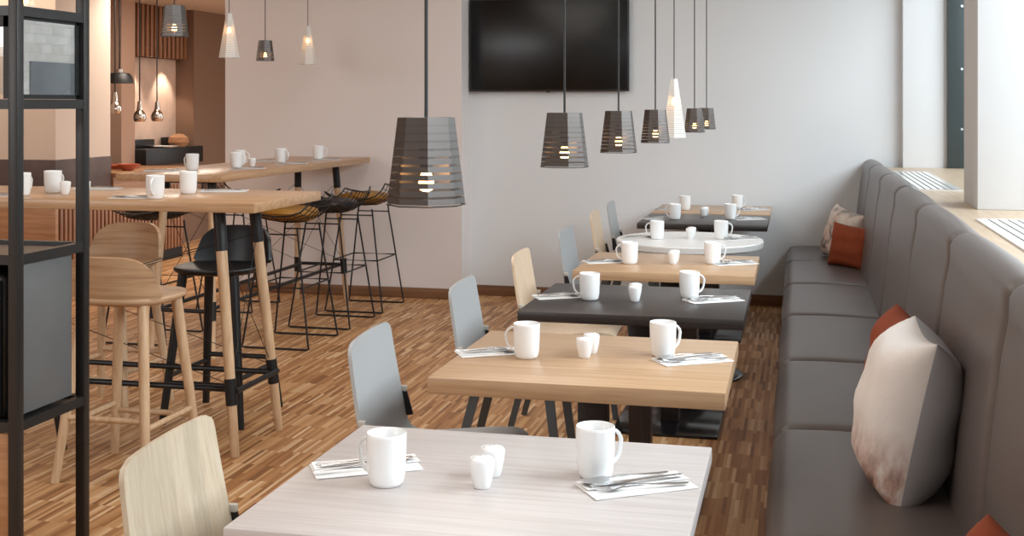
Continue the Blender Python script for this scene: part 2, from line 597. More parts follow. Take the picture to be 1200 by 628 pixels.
# serving counter
t = thing('serving_counter', 'wooden serving counter with vertical slatted front behind the bar stools', 'counter', (-5.86, 9.78, 0))
MB().box(-.6, -.03, -.20, 1.0, .0, .66).build('body', M['slatback'], t)
MB().box(-.6, .05, -.20, 1.04, .84, .88, .004).build('counter_top', M['counterwood'], t)
MB().box(-.6, -.02, -.2, 1.0, .66, .84).build('upper_panel', M['counterwood'], t)
MB().box(-.03, -.005, -1.0, 1.0, 0, .10).build('plinth', M['slatback'], t)
for k in range(34):
    y = -1.0 + k * .06
    MB().box(-.03, .0, y - .019, y + .019, .1, .71, .003).build('slat', M['slat'], t)
t = thing('wood_cabinet', 'plain brown wood cabinet front left of the slatted counter', 'cabinet', (-6.9, 8.72, 0))
MB().box(-1.0, 1.035, -.03, .02, .06, .72, .003).build('front_panel', M['counterwood_x'], t)
MB().box(-1.0, .95, -.02, .02, 0, .06).build('plinth', M['slatback'], t)
# hot counter in the niche
t = thing('black_hot_counter', 'black hot food counter in the lit kitchen niche', 'counter', (-6.4, 11.59, 0))
MB().box(-.3, .02, -.60, .60, .86, 1.03, .006).build('cooktop', M['black'], t)
MB().box(-.3, -.02, -.6, .6, 0, .86).build('body', M['brownwall'], t)
MB().box(-.3, -.2, -.60, -.05, 1.03, 1.12, .006).build('rear_shelf', M['black'], t)
MB().box(-.3, -.2, .25, .60, 1.03, 1.13, .006).build('rear_shelf', M['black'], t)
o = MB().lathe([(0, 0), (.1, 0), (.14, .012), (.15, .02), (.14, .018), (.0, .008)], 28).build('serving_plate', M['ceramic'], loc=(-6.47, 11.5, 1.03))
tag(o, 'white plate on the black hot counter in the niche', 'plate')
o = MB().lathe([(0, 0), (.08, .0), (.11, .05), (.10, .1), (.05, .135), (0, .14)], 24).build('bread_loaf', M['crust'], loc=(-6.5, 11.86, 1.03))
tag(o, 'round brown loaf on the black hot counter', 'bread')
o = MB().lathe([(0, 0), (.07, 0), (.15, .09), (.155, .1), (.14, .09), (.06, .012), (0, .012)], 28).build('serving_bowl', M['redclay'], loc=(-5.95, 9.93, .88))
o.scale = (.62, .62, .62)
tag(o, 'terracotta bowl on the wooden serving counter', 'bowl')
o = MB().box(-.14, .14, -.12, .12, 0, .03, .01).box(-.15, .15, -.13, .13, .03, .04, .004).build('serving_tray', M['redclay'], loc=(-6.2, 10.2, .88))
tag(o, 'flat terracotta tray behind the terracotta bowl', 'tray')

# chrome heat lamps and a black pendant over the kitchen counters
def make_heat():
    t = thing('heat_lamp', '', 'heat lamp')
    MB().tube([(0, 0, .19), (0, 0, 1.21)], .006, 8).build('stem', M['black'], t)
    MB().lathe([(.001, .2), (.016, .195), (.022, .17), (.026, .12), (.032, .105)], 20).build('lamp_holder', M['chrome'], t)
    MB().lathe([(.032, .105), (.048, .085), (.060, .05), (.057, .02), (.046, .0), (.043, .002), (.053, .03), (.045, .075)], 24).build('lamp_shade', M['chrome'], t)
    return t
heat = Maker(make_heat)
heat((-6.1, 10.39, 1.32), 0, 'chrome heat lamp hanging in front of the niche, nearest the brown pier', 'heat lamps over the serving counter')
heat((-6.1, 10.71, 1.32), 0, 'chrome heat lamp hanging at the middle of the lit niche', 'heat lamps over the serving counter')
heat((-5.97, 9.75, 1.40), 0, 'chrome heat lamp half hidden by the taupe pier', 'heat lamps over the serving counter')
t = thing('black_pendant', 'black flared pendant lamp beside the taupe pier', 'pendant lamp', (-6.1, 10.04, 1.68))
MB().lathe([(.02, .1), (.09, .092), (.115, .06), (.125, .0), (.118, .002), (.085, .045), (.03, .055)], 20).build('lamp_shade', M['black'], t)
MB().tube([(0, 0, .1), (0, 0, .85)], .007, 8).build('stem', M['black'], t)
MB().lathe([(.0, .13), (.03, .13), (.03, .1), (0, .1)], 12).build('cap', M['chrome'], t)

# television
t = thing('television', 'black flat television mounted on the white back wall', 'television', (-1.853, 9.1, 1.583))
MB().box(-.62, .62, -.065, -.03, 0, .712, .004).build('bezel', M['bezel'], t)
MB().box(-.607, .607, -.068, -.0645, .016, .702, .001).build('screen', M['screen'], t)
MB().box(-.25, .25, -.03, 0, .2, .5).build('wall_mount', M['black'], t)
MB().box(-.012, .012, -.062, -.045, -.008, .001).build('sensor', M['bezel'], t)

# ------------------------------------------------------------------ bench
SEAMS = [9.095, 8.223, 7.172, 6.104, 5.022, 3.965, 2.905, 1.845, .79]
bench = thing('banquette', 'long grey leather banquette along the windows', 'bench', (.25, 5.0, 0))
def puff(prof, y0, y1, dip, name, ny=30, close=True):
    """profile (x,z) list swept along y with softly tucked ends"""
    pts = [Vector((p[0], 0, p[1])) for p in prof]
    n = len(pts)
    nor = []
    for i in range(n):
        a, b = pts[i - 1], pts[(i + 1) % n]
        t = (b - a).normalized()
        nor.append(Vector((t.z, 0, -t.x)))
    c = sum(pts, Vector()) / n
    if sum((nor[i].dot(pts[i] - c) for i in range(n))) < 0:
        nor = [-v for v in nor]
    ts = [.5 - .5 * math.cos(PI * k / ny) for k in range(ny + 1)]
    R = []
    for t in ts:
        d = min(t, 1 - t) * (y1 - y0)
        k = -dip * math.exp(-d / .013) + .006 * math.sin(PI * t)
        R.append([pts[i] + nor[i] * k + Vector((0, y0 + t * (y1 - y0), 0)) for i in range(n)])
    mb = MB().rings(R)
    return mb
def arc(cx, cz, r, a0, a1, n=6):
    return [(cx + r * math.cos(math.radians(a0 + (a1 - a0) * k / n)), cz + r * math.sin(math.radians(a0 + (a1 - a0) * k / n))) for k in range(n + 1)]
seat_prof = [(-.074, .10), (-.076, .25), (-.076, .34)] + arc(-.016, .392, .06, 180, 90) + [(.1, .456), (.25, .455), (.42, .447), (.42, .10)]
back_prof = [(.385, .44), (.405, .6), (.423, .78), (.440, .92), (.455, 1.0)] + arc(.513, 1.03, .06, 160, 20, 8) + [(.572, 1.0), (.572, .44)]
for a, b in zip(SEAMS[1:], SEAMS[:-1]):
    o = puff(seat_prof, a, b, .024, 'seat').build('seat_cushion', M['leather'], bench, smooth=60)
    o.location = (-.25, -5.0, 0)
    o = puff(back_prof, a, b, .030, 'back').build('back_cushion', M['leather'], bench, smooth=60)
    o.location = (-.25, -5.0, 0)
o = MB().box(-.06, .5, .8, 9.09, 0, .12).build('base', M['leather'], bench)
o.location = (-.25, -5.0, 0)

# convector grilles in the sill
for (x0, y0, y1, lab) in ((.80, 3.6, 4.95, 'slotted white convector grille in the sill before the white column'), (.70, 6.6, 8.35, 'slotted white convector grille in the sill beyond the white column')):
    t = thing('convector_grille', lab, 'grille', (x0, (y0 + y1) / 2, 1.035), 0, 'sill convector grilles')
    hl = (y1 - y0) / 2
    MB().box(-.125, .125, -hl, hl, 0, .002).build('tray', M['panelgrey'], t)
    MB().box(-.13, -.12, -hl, hl, .0, .006).box(.12, .13, -hl, hl, .0, .006).box(-.13, .13, -hl - .008, -hl, 0, .006).box(-.13, .13, hl, hl + .008, 0, .006).build('frame', M['ceramic'], t)
    sl = MB()
    for k in range(7):
        x = -.105 + k * .035
        sl.box(x - .0125, x + .0125, -hl, hl, .002, .006)
    sl.build('slats', M['ceramic'], t)

# ------------------------------------------------------------------ cushions
def pillow(w, h, th, pinch=.09, n=22, seed=0):
    """square scatter cushion in its own xz plane, thickness along y"""
    rnd = random.Random(seed)
    ph = [rnd.uniform(0, 6) for _ in range(4)]
    mb = MB()
    grids = []
    for sgn in (-1, 1):
        g = []
        for i in range(n + 1):
            row = []
            for j in range(n + 1):
                u = math.sin((i / n - .5) * PI) ; v = math.sin((j / n - .5) * PI)
                x = w / 2 * u * (1 - pinch * (1 - v * v))
                z = h / 2 * v * (1 - pinch * (1 - u * u))
                e = max(0.0, (1 - u ** 4) * (1 - v ** 4))
                y = sgn * th / 2 * (e ** .55)
                y += .006 * e * math.sin(5 * u + ph[0] + 3 * v) + .005 * e * math.sin(9 * v + ph[1])
                row.append((x, y, z))
            g.append(row)
        grids.append(g)
    vt = {}
    def vert(k, i, j):
        edge = i in (0, n) or j in (0, n)
        key = (0 if edge else k, i, j)
        if key not in vt:
            p = grids[k][i][j]
            vt[key] = mb.bm.verts.new((p[0], 0 if edge else p[1], p[2]))
        return vt[key]
    for k in (0, 1):
        mb.mi = k
        for i in range(n):
            for j in range(n):
                q = [vert(k, i, j), vert(k, i + 1, j), vert(k, i + 1, j + 1), vert(k, i, j + 1)]
                mb._f(q if k == 0 else q[::-1])
    return mb
def cushion(w, h, th, loc, rot, mats, label, seed, pinch=.09, group=None):
    o = pillow(w, h, th, pinch, seed=seed).build('cushion', mats, loc=loc, smooth=180)
    o.rotation_euler = rot
    tag(o, label, 'cushion', group)
    return o
# -y face of the pillow faces outwards after turning; rz = -90 deg makes that face look to -x
cushion(.43, .45, .25, (.290, 3.43, .655), (math.radians(-12), 0, math.radians(-88)), [M['print_city'], M['cushgrey']], 'large pale printed satin cushion with a grey back', 1)
cushion(.38, .38, .16, (.30, 3.97, .64), (math.radians(-12), 0, math.radians(-84)), [M['rust'], M['rust']], 'rust orange cushion leaning behind the large pale printed cushion', 2, group='rust orange cushions')
cushion(.36, .33, .15, (.33, 2.16, .575), (math.radians(-14), 0, math.radians(-80)), [M['rust'], M['rust']], 'rust orange cushion nearest the camera, cut off by the picture edge', 3, group='rust orange cushions')
cushion(.31, .28, .13, (.33, 7.93, .583), (math.radians(-10), math.radians(4), math.radians(-38)), [M['rust'], M['rust']], 'small rust orange cushion in front of the floral cushion', 4, group='rust orange cushions')
cushion(.38, .36, .17, (.30, 8.30, .615), (math.radians(-14), math.radians(8), math.radians(-62)), [M['print_floral'], M['cushgrey']], 'pale floral cushion at the far end of the banquette', 5)

# ------------------------------------------------------------------ dining tables
TX = -.58
TH = .74
def dining_table(name, label, yc, mat, th=.04, shape='rect', base='plate', W=.80, D=.70, pw=.082):
    t = thing(name, label, 'table', (TX, yc, 0), 0, 'dining tables along the banquette')
    if shape == 'rect':
        MB().box(-W / 2, W / 2, -D / 2, D / 2, TH - th, TH, .003).build('tabletop', mat, t)
    else:
        n = 64
        R = []
        for r, z in ((.0, TH - th), (.385, TH - th), (.398, TH - th + .006), (.402, TH - .006), (.398, TH), (0.0, TH)):
            R.append([(max(r, .001) * math.cos(2 * PI * k / n), max(r, .001) * math.sin(2 * PI * k / n), z) for k in range(n)])
        MB().rings(R).build('tabletop', mat, t)
    MB().box(-pw / 2, pw / 2, -pw / 2, pw / 2, .012, TH - th, .003).build('column', M['column'], t)
    MB().box(-.2, .2, -.16, .16, TH - th - .012, TH - th, .002).build('support_plate', M['black'], t)
    if base == 'plate':
        MB().box(-.235, .235, -.27, .27, 0, .013, .003).build('base_plate', M['baseplate'], t)
    else:
        MB().lathe([(.0, 0), (.29, 0), (.29, .008), (.27, .014), (.0, .018)], 48).build('base_plate', M['baseplate'], t)
    return t
TABLES = [
    dict(y=2.293, n='whitewashed front table', m='whitewash', th=.034),
    dict(y=3.495, n='thick oak table', m='oak', th=.046),
    dict(y=4.58, n='front dark table', m='wenge', th=.037),
    dict(y=5.67, n='middle oak table', m='oak', th=.040),
    dict(y=6.71, n='round white table', m='whitetop', th=.04, shape='round'),
    dict(y=7.90, n='rear dark table', m='wenge', th=.036),
    dict(y=8.66, n='rearmost oak table', m='oak', th=.036),
]
TL = ['whitewashed wood table in front, set for two', 'thick oak table second from the front, set for two', 'dark wenge table third from the front',
      'oak table between the dark wenge and the round white table', 'round white table further along the banquette', 'dark wenge table just behind the round white table', 'rearmost oak table against the back wall']
for T, l in zip(TABLES, TL):
    T['o'] = dining_table('dining_table', l, T['y'], M[T['m']], T['th'], T.get('shape', 'rect'), 'round' if T.get('shape') else 'plate')

# ------------------------------------------------------------------ crockery
def make_mug():
    t = thing('mug', '', 'mug')
    MB().lathe([(r * 1.085, z * .97) for r, z in ((.0, .004), (.022, .003), (.025, .0), (.0285, .001), (.0315, .008), (.0340, .025), (.0355, .06), (.0362, .098), (.0360, .1035), (.0348, .1045), (.0336, .103), (.0328, .06), (.031, .02), (.026, .009), (.0, .008))], 40).build('body', M['ceramic'], t, smooth=60)
    pts = []
    for k in range(15):
        a = math.radians(100 - 205 * k / 14)
        pts.append((.0370 + .028 * math.cos(a) * (1.0 if a > 0 else .92), 0, .058 + .030 * math.sin(a) * (1.0 if a > 0 else 1.25)))
    pts[0] = (.0365, 0, .087)
    pts[-1] = (.0345, 0, .024)
    h = MB()
    R = []
    for i, p in enumerate(pts):
        p = Vector(p)
        q = Vector(pts[min(i + 1, 14)]) - Vector(pts[max(i - 1, 0)])
        q.normalize()
        a = Vector((0, 1, 0))
        b = q.cross(a)
        R.append([p + a * .0058 * math.cos(2 * PI * k / 10) + b * .0036 * math.sin(2 * PI * k / 10) for k in range(10)])
    h.rings(R).build('handle', M['ceramic'], t, smooth=60)
    return t
mug = Maker(make_mug)
def make_shaker():
    t = thing('shaker', '', 'shaker')
    MB().lathe([(.0, .0), (.015, .0), (.0165, .002), (.0195, .015), (.0235, .035), (.0245, .05), (.0243, .054), (.0225, .057), (.0215, .056)], 32).build('body', M['ceramic'], t, smooth=60)
    MB().lathe([(.0218, .0555), (.02, .0575), (.012, .0600), (.0, .061)], 32).build('cap', M['ceramic'], t, smooth=60)
    h = MB()
    for k in range(3):
        a = k * 2.09
        h.lathe([(.0, .0608), (.0016, .0606)], 8, (.006 * math.cos(a), .006 * math.sin(a), .0004))
    h.build('holes', M['bezel'], t)
    return t
shaker = Maker(make_shaker)
def make_napkin():
    t = thing('folded_napkin', '', 'napkin')
    def layer(x0, x1, y0, y1, z, lift):
        def fn(u, v):
            x, y = x0 + (x1 - x0) * u, y0 + (y1 - y0) * v
            return (x, y, z + lift * (1 - v) ** 3 * .5 + .0012 * math.sin(7 * u + 3 * v) * u * (1 - u) + lift * .3 * (1 - u) ** 4), (0, 0, 1)
        return MB().sheet(fn, 14, 8, .0016)
    layer(-.108, .108, -.052, .050, .0012, .001).build('lower_fold', M['paper'], t)
    layer(-.104, .112, -.004, .052, .0036, .003).build('upper_fold', M['paper'], t)
    return t
napkin = Maker(make_napkin)
def blade(mb, secs, n=10):
    """sections (x, halfwidth, halfthick, z) -> smooth solid"""
    R = []
    for x, w, th, z in secs:
        R.append([(x, w * math.cos(2 * PI * k / n), z + th * math.sin(2 * PI * k / n)) for k in range(n)])
    return mb.rings(R)
HANDLE = [(.098, .0025, .0008, .004), (.094, .0062, .0013, .004), (.07, .0058, .0015, .0042), (.03, .0036, .0016, .0062), (-.01, .0026, .0016, .0088), (-.035, .0026, .0016, .0082)]
def make_fork():
    t = thing('fork', '', 'fork')
    blade(MB(), HANDLE).build('handle', M['steel'], t, smooth=60)
    h = MB()
    blade(h, [(-.033, .0026, .0014, .0083), (-.045, .009, .0012, .006), (-.058, .0115, .001, .0045), (-.064, .0118, .001, .0044)])
    for k in range(4):
        y = -.0096 + k * .0064
        h.tube([(-.062, y, .0044), (-.08, y, .0048), (-.099, y * .9, .009)], [.0016, .0014, .0006], 6)
    h.build('tines', M['steel'], t, smooth=60)
    return t
def make_spoon():
    t = thing('spoon', '', 'spoon')
    blade(MB(), HANDLE).build('handle', M['steel'], t, smooth=60)
    h = MB()
    R = []
    for i in range(11):
        a = i / 10
        x = -.033 - .062 * a
        w = max(.0006, .0195 * math.sqrt(max(0, 1 - (2 * a ** .85 - 1) ** 2)))
        dz = -.004 * math.sin(PI * a)
        ring = []
        for k in range(9):
            s = -1 + k / 4
            ring.append((x, w * s, .0082 + dz - .003 * (1 - s * s) * math.sin(PI * a) + .0006))
        for k in range(8, -1, -1):
            s = -1 + k / 4
            ring.append((x, w * s, .0082 + dz - .003 * (1 - s * s) * math.sin(PI * a) - .0006))
        R.append(ring)
    h.rings(R).build('bowl', M['steel'], t, smooth=60)
    return t
def make_knife():
    t = thing('knife', '', 'knife')
    blade(MB(), [(.1, .003, .001, .004), (.096, .0068, .002, .004), (.05, .006, .0024, .004), (.005, .005, .0022, .004), (-.002, .004, .0016, .004)]).build('handle', M['steel'], t, smooth=60)
    blade(MB(), [(.0, .004, .0012, .004), (-.02, .0085, .001, .004), (-.07, .0092, .0009, .004), (-.095, .006, .0008, .004), (-.104, .001, .0006, .004)]).build('blade', M['steel'], t, smooth=60)
    return t
fork, spoon, knife = Maker(make_fork), Maker(make_spoon), Maker(make_knife)

def setting(nx, ny, z, ang, flip, where, big=True, grp='dining'):
    """napkin with its cutlery; flip turns the heads to the other end"""
    c, s = math.cos(ang), math.sin(ang)
    napkin((nx, ny, z), ang, 'white folded napkin ' + where, 'folded napkins under the cutlery')
    a2 = ang + (PI if flip else 0)
    def at(dx, dy):
        return nx + dx * c - dy * s, ny + dx * s + dy * c
    x, y = at(0, -.022 if not flip else .02)
    fork((x, y, z + .0035), a2 - .10, 'steel fork on the napkin ' + where, 'table forks')
    x, y = at(.006, .008)
    knife((x, y, z + .0065), a2 + .02, 'steel knife on the napkin ' + where, 'table knives')
    if big:
        x, y = at(-.012, .030 if not flip else -.024)
        spoon((x, y, z + .0065), a2 + .04, 'steel spoon on the napkin ' + where, 'table spoons')

A33 = math.radians(33)
DATA = [
    # mug chair side, mug bench side, shakers, napkin chair side, napkin bench side
    ((-.781, 2.24), (-.392, 2.382), ((-.594, 2.262), (-.592, 2.338)), (-.857, 2.331), (-.304, 2.336)),
    ((-.772, 3.454), (-.386, 3.57), ((-.607, 3.493), (-.598, 3.560)), (-.885, 3.50), (-.296, 3.522)),
    ((-.769, 4.539), (-.403, 4.667), ((-.596, 4.538), (-.602, 4.602)), (-.885, 4.58), (-.31, 4.622)),
    ((-.761, 5.606), (-.385, 5.695), ((-.563, 5.640), (-.562, 5.70)), (-.875, 5.64), (-.289, 5.712)),
    ((-.754, 6.675), (-.410, 6.757), ((-.577, 6.730), (-.574, 6.79)), (-.85, 6.72), (-.30, 6.765)),
    ((-.771, 7.847), (-.422, 7.929), ((-.607, 8.10), (-.600, 8.16)), (-.88, 7.86), (-.31, 7.95)),
    ((-.770, 8.565), (-.416, 8.72), (), (-.875, 8.62), (-.30, 8.70)),
]
for i, (T, d) in enumerate(zip(TABLES, DATA)):
    nm = 'the ' + T['n']
    mug((d[0][0], d[0][1], TH), math.radians((166, 176, 178, 176, 174, 170, 168)[i]), 'white mug on the chair side of ' + nm, 'white mugs')
    mug((d[1][0], d[1][1], TH), math.radians((46, 44, 34, 26, 20, 28, 30)[i]), 'white mug on the banquette side of ' + nm, 'white mugs')
    for k, p in enumerate(d[2]):
        shaker((p[0], p[1], TH), .4 + k, ('white shaker standing nearer on ' if k == 0 else 'white shaker standing behind its twin on ') + nm, 'white shakers')
    setting(d[3][0], d[3][1], TH, A33 - .05, True, 'on the chair side of ' + nm)
    setting(d[4][0], d[4][1], TH, A33, False, 'on the banquette side of ' + nm)

# ------------------------------------------------------------------ dining chairs
def chair_shell_fn(part):
    """bent ply: side profile (x,z) by arc length, with lateral curve and rounded corners"""
    if part == 'seat':
        prof = [(.235, .446), (.22, .460), (.19, .467), (.11, .462), (.0, .450), (-.08, .442), (-.12, .443), (-.148, .455)]
    else:
        prof = [(-.148, .455), (-.164, .474), (-.173, .50), (-.180, .54), (-.190, .60), (-.202, .67), (-.213, .74), (-.222, .805)]
    P = [Vector((a + .0, 0, b)) for a, b in prof]
    L = [0]
    for i in range(1, len(P)):
        L.append(L[-1] + (P[i] - P[i - 1]).length)
    def ev(u):
        s = u * L[-1]
        for i in range(1, len(P)):
            if s <= L[i] + 1e-9:
                k = (s - L[i - 1]) / (L[i] - L[i - 1])
                return P[i - 1].lerp(P[i], k)
        return P[-1]
    def fn(u, v):
        p = ev(u)
        t = (ev(min(1, u + .03)) - ev(max(0, u - .03))).normalized()
        n = Vector((-t.z, 0, t.x))
        if part == 'seat':
            w = .212 + .008 * u
            # rounded front corners
            s = u * L[-1]
            if s < .06:
                w -= .06 - math.sqrt(max(0, .06 ** 2 - (.06 - s) ** 2))
            n = -n if n.z < 0 else n
            off = .010 * (2 * v - 1) ** 2
        else:
            s = (1 - u) * L[-1]
            w = .225 - .024 * u
            if s < .036:
                w -= .036 - math.sqrt(max(0, .036 ** 2 - (.036 - s) ** 2))
            n = -n if n.x < 0 else n
            off = .006 * (2 * v - 1) ** 2
        vv = 2 * v - 1
        q = p + n * off + Vector((0, w * vv, 0))
        if part == 'back':
            q.z -= .004 * (vv * vv) * u
        return q, n
    return fn
def make_chair(mat, label):
    t = thing('dining_chair', label, 'chair')
    MB().sheet(chair_shell_fn('seat'), 26, 14, .011).build('seat', mat, t, smooth=50)
    MB().sheet(chair_shell_fn('back'), 30, 14, .011).build('backrest', mat, t, smooth=50)
    fr = MB()
    fr.bar((.16, -.165, .428), (-.13, -.165, .424), .022, .014).bar((.16, .165, .428), (-.13, .165, .424), .022, .014)
    fr.bar((.13, -.165, .426), (.13, .165, .426), .03, .012, side=(1, 0, 0)).bar((-.10, -.165, .424), (-.10, .165, .424), .03, .012, side=(1, 0, 0))
    fr.build('seat_frame', M['steelgrey'], t)
    for sy in (-1, 1):
        MB().bar((.15, .165 * sy, .432), (.205, .19 * sy, 0), .034, .02, .026, .018, side=(1, 0, 0)).build('leg', M['steelgrey'], t)
        MB().bar((-.12, .165 * sy, .43), (-.235, .19 * sy, 0), .034, .02, .026, .018, side=(1, 0, 0)).build('leg', M['steelgrey'], t)
        b = MB().bar((-.158, .222 * sy, .50), (-.172, .222 * sy, .585), .036, .006, .016, .006, side=(1, 0, 0)).build('side_bracket', M['black'], t)
        MB().box(-.182, -.160, .219 * sy - .007, .219 * sy + .007, .576, .594, .003).build('bracket_cap', M['shelledge'], b)
    return t
ch_oak = Maker(lambda: make_chair(M['shellwood'], ''))
ch_grey = Maker(lambda: make_chair(M['shellgrey'], ''))
ch_honey = Maker(lambda: make_chair(M['shellwood_warm'], ''))
CX = -1.03
G = 'moulded ply chairs along the tables'
ch_oak((CX - .01, 2.262, 0), math.radians(3), 'pale oak moulded chair at the whitewashed front table', G)
ch_grey((CX, 3.43, 0), math.radians(3), 'grey moulded chair at the thick oak table', G)
ch_grey((CX - .01, 4.485, 0), math.radians(2), 'grey moulded chair at the dark wenge table', G)
ch_honey((CX, 5.45, 0), math.radians(2), 'oak moulded chair at the oak table before the round one', G)
ch_grey((CX + .01, 6.50, 0), math.radians(0), 'grey moulded chair at the round white table', G)
ch_honey((CX - .01, 7.60, 0), math.radians(2), 'oak moulded chair at the dark table behind the round one', G)
ch_grey((CX - .02, 8.345, 0), math.radians(2), 'grey moulded chair at the rearmost oak table', G)

# ------------------------------------------------------------------ bar tables
BT = 1.08
def bar_table(name, label, cx, cy, L, D, along, mat):
    """along = 'x' or 'y' long axis; local long axis is x"""
    t = thing(name, label, 'bar table', (cx, cy, 0), 0 if along == 'x' else PI / 2, 'oak bar tables')
    MB().box(-L / 2, L / 2, -D / 2, D / 2, BT - .042, BT, .004).build('tabletop', mat, t)
    tops, bots = {}, {}
    for sx in (-1, 1):
        for sy in (-1, 1):
            a = Vector((sx * (L / 2 - .25), sy * (D / 2 - .185), BT - .042))
            b = Vector((sx * (L / 2 - .15), sy * (D / 2 - .135), 0))
            tops[sx, sy], bots[sx, sy] = a, b
            at = lambda z: b + (a - b) * (z / a.z)
            leg = MB().tube([b, at(.3), at(.9), a], [.019, .022, .024, .024], 14).build('leg', M['legwood'], t, smooth=60)
            MB().tube([at(.86), at(1.036)], [.0265, .0265], 14).build('upper_collar', M['black'], leg)
            MB().tube([at(.215), at(.325)], [.0245, .0248], 14).build('lower_collar', M['black'], leg)
    P = lambda sx, sy, z: bots[sx, sy] + (tops[sx, sy] - bots[sx, sy]) * (z / (BT - .042))
    z = .272
    rr = MB()
    for p, q in (((1, -1), (1, 1)), ((-1, -1), (-1, 1)), ((1, -1), (-1, -1)), ((1, 1), (-1, 1))):
        o = Vector((0.024 * (p[0] + q[0]) / 2, -.032 * (p[1] + q[1]) / 2, 0))
        MB().tube([P(*p, z) + o, P(*q, z) + o], .0125, 10).build('foot_rail', M['black'], t)
    w = MB()
    for sx in (-1, 1):
        w.tube([P(sx, -1, .9), P(sx, 1, .3)], .0018, 6).tube([P(sx, 1, .9), P(sx, -1, .3)], .0018, 6)
    for sy in (-1, 1):
        w.tube([P(1, sy, .9), P(-1, sy, .3)], .0018, 6).tube([P(-1, sy, .9), P(1, sy, .3)], .0018, 6)
    w.build('tension_wires', M['frame'], t)
    MB().box(-L / 2 + .2, L / 2 - .2, -.14, .14, BT - .062, BT - .042).build('under_frame', M['black'], t)
    return t
bar_table('bar_table', 'long oak bar table nearer the metal shelf with wooden stools', -2.15 - 1.22, 4.895, 2.44, .71, 'x', M['oakbar'])
bar_table('bar_table', 'long oak bar table beside the white wall with wire stools', -3.525, 7.54, 2.46, .67, 'y', M['oakbar'])

# bar stools of bent wood
def make_barstool(mat, legmat):
    t = thing('bar_stool', '', 'bar stool')
    SZ = .72
    # seat: rounded shield, slightly dished, faces +y
    n = 40
    R = []
    def outline(k, s, z):
        a = 2 * PI * k / n
        c, d = math.cos(a), math.sin(a)
        e = 2.7
        r = 1 / ((abs(c) ** e + abs(d) ** e) ** (1 / e))
        return Vector((.205 * s * r * c, .015 + .20 * s * r * d, z))
    for s, z in ((.02, SZ - .034), (.6, SZ - .036), (.9, SZ - .030), (.985, SZ - .018), (1.0, SZ - .006), (.985, SZ), (.9, SZ - .003), (.6, SZ - .010), (.02, SZ - .012)):
        R.append([outline(k, s, z) for k in range(n)])
    MB().rings(R).build('seat', mat, t, smooth=60)
    # backrest: curved band rising from the rear of the seat
    def fn(u, v):
        vv = 2 * v - 1
        half = .207 - .040 * u
        s = (1 - u) * .20
        rc = .075
        if s < rc:
            half -= rc - math.sqrt(max(0, rc * rc - (rc - s) ** 2))
        s2 = u * .20
        if s2 < .03:
            half -= .03 - math.sqrt(max(0, .03 ** 2 - (.03 - s2) ** 2))
        x = half * vv
        y = -.172 - .040 * u + .085 * (x / .207) ** 2
        z = SZ - .004 + .172 * u - .010 * u * (x / .2) ** 2
        nn = Vector((-.8 * x / .207, 1, .1)).normalized()
        return (x, y, z), nn
    MB().sheet(fn, 26, 22, .017).build('backrest', mat, t, smooth=50)
    at = {}
    for sx in (-1, 1):
        for sy in (-1, 1):
            a, b = Vector((sx * .13, .012 + sy * .13, SZ - .03)), Vector((sx * .197, sy * .213, 0))
            at[sx, sy] = (a, b)
            MB().tube([b, b.lerp(a, .5), a], [.017, .0205, .0225], 12).build('leg', legmat, t, smooth=60)
    for p, q, z in (((-1, -1), (1, -1), .25), ((-1, 1), (1, 1), .19), ((-1, -1), (-1, 1), .22), ((1, -1), (1, 1), .22)):
        f = lambda s: at[s][1].lerp(at[s][0], z / (SZ - .03))
        MB().tube([f(p), f(q)], .0118, 10).build('stretcher', legmat, t, smooth=60)
    return t
st_oak = Maker(lambda: make_barstool(M['stoolwood'], M['legwood']))
st_black = Maker(lambda: make_barstool(M['blackstool'], M['blackstool']))
G = 'bent wood bar stools at the near bar table'
st_oak((-2.633, 4.406, 0), 0, 'oak bar stool with its back to the camera, beside the metal shelf', G)
st_oak((-3.25, 5.285, 0), PI, 'oak bar stool on the far side of the near bar table', G)
st_black((-2.668, 5.29, 0), PI, 'black bar stool behind the splayed legs of the near bar table', G)
st_black((-3.27, 4.40, 0), 0, 'black bar stool mostly hidden behind the metal shelf', G)

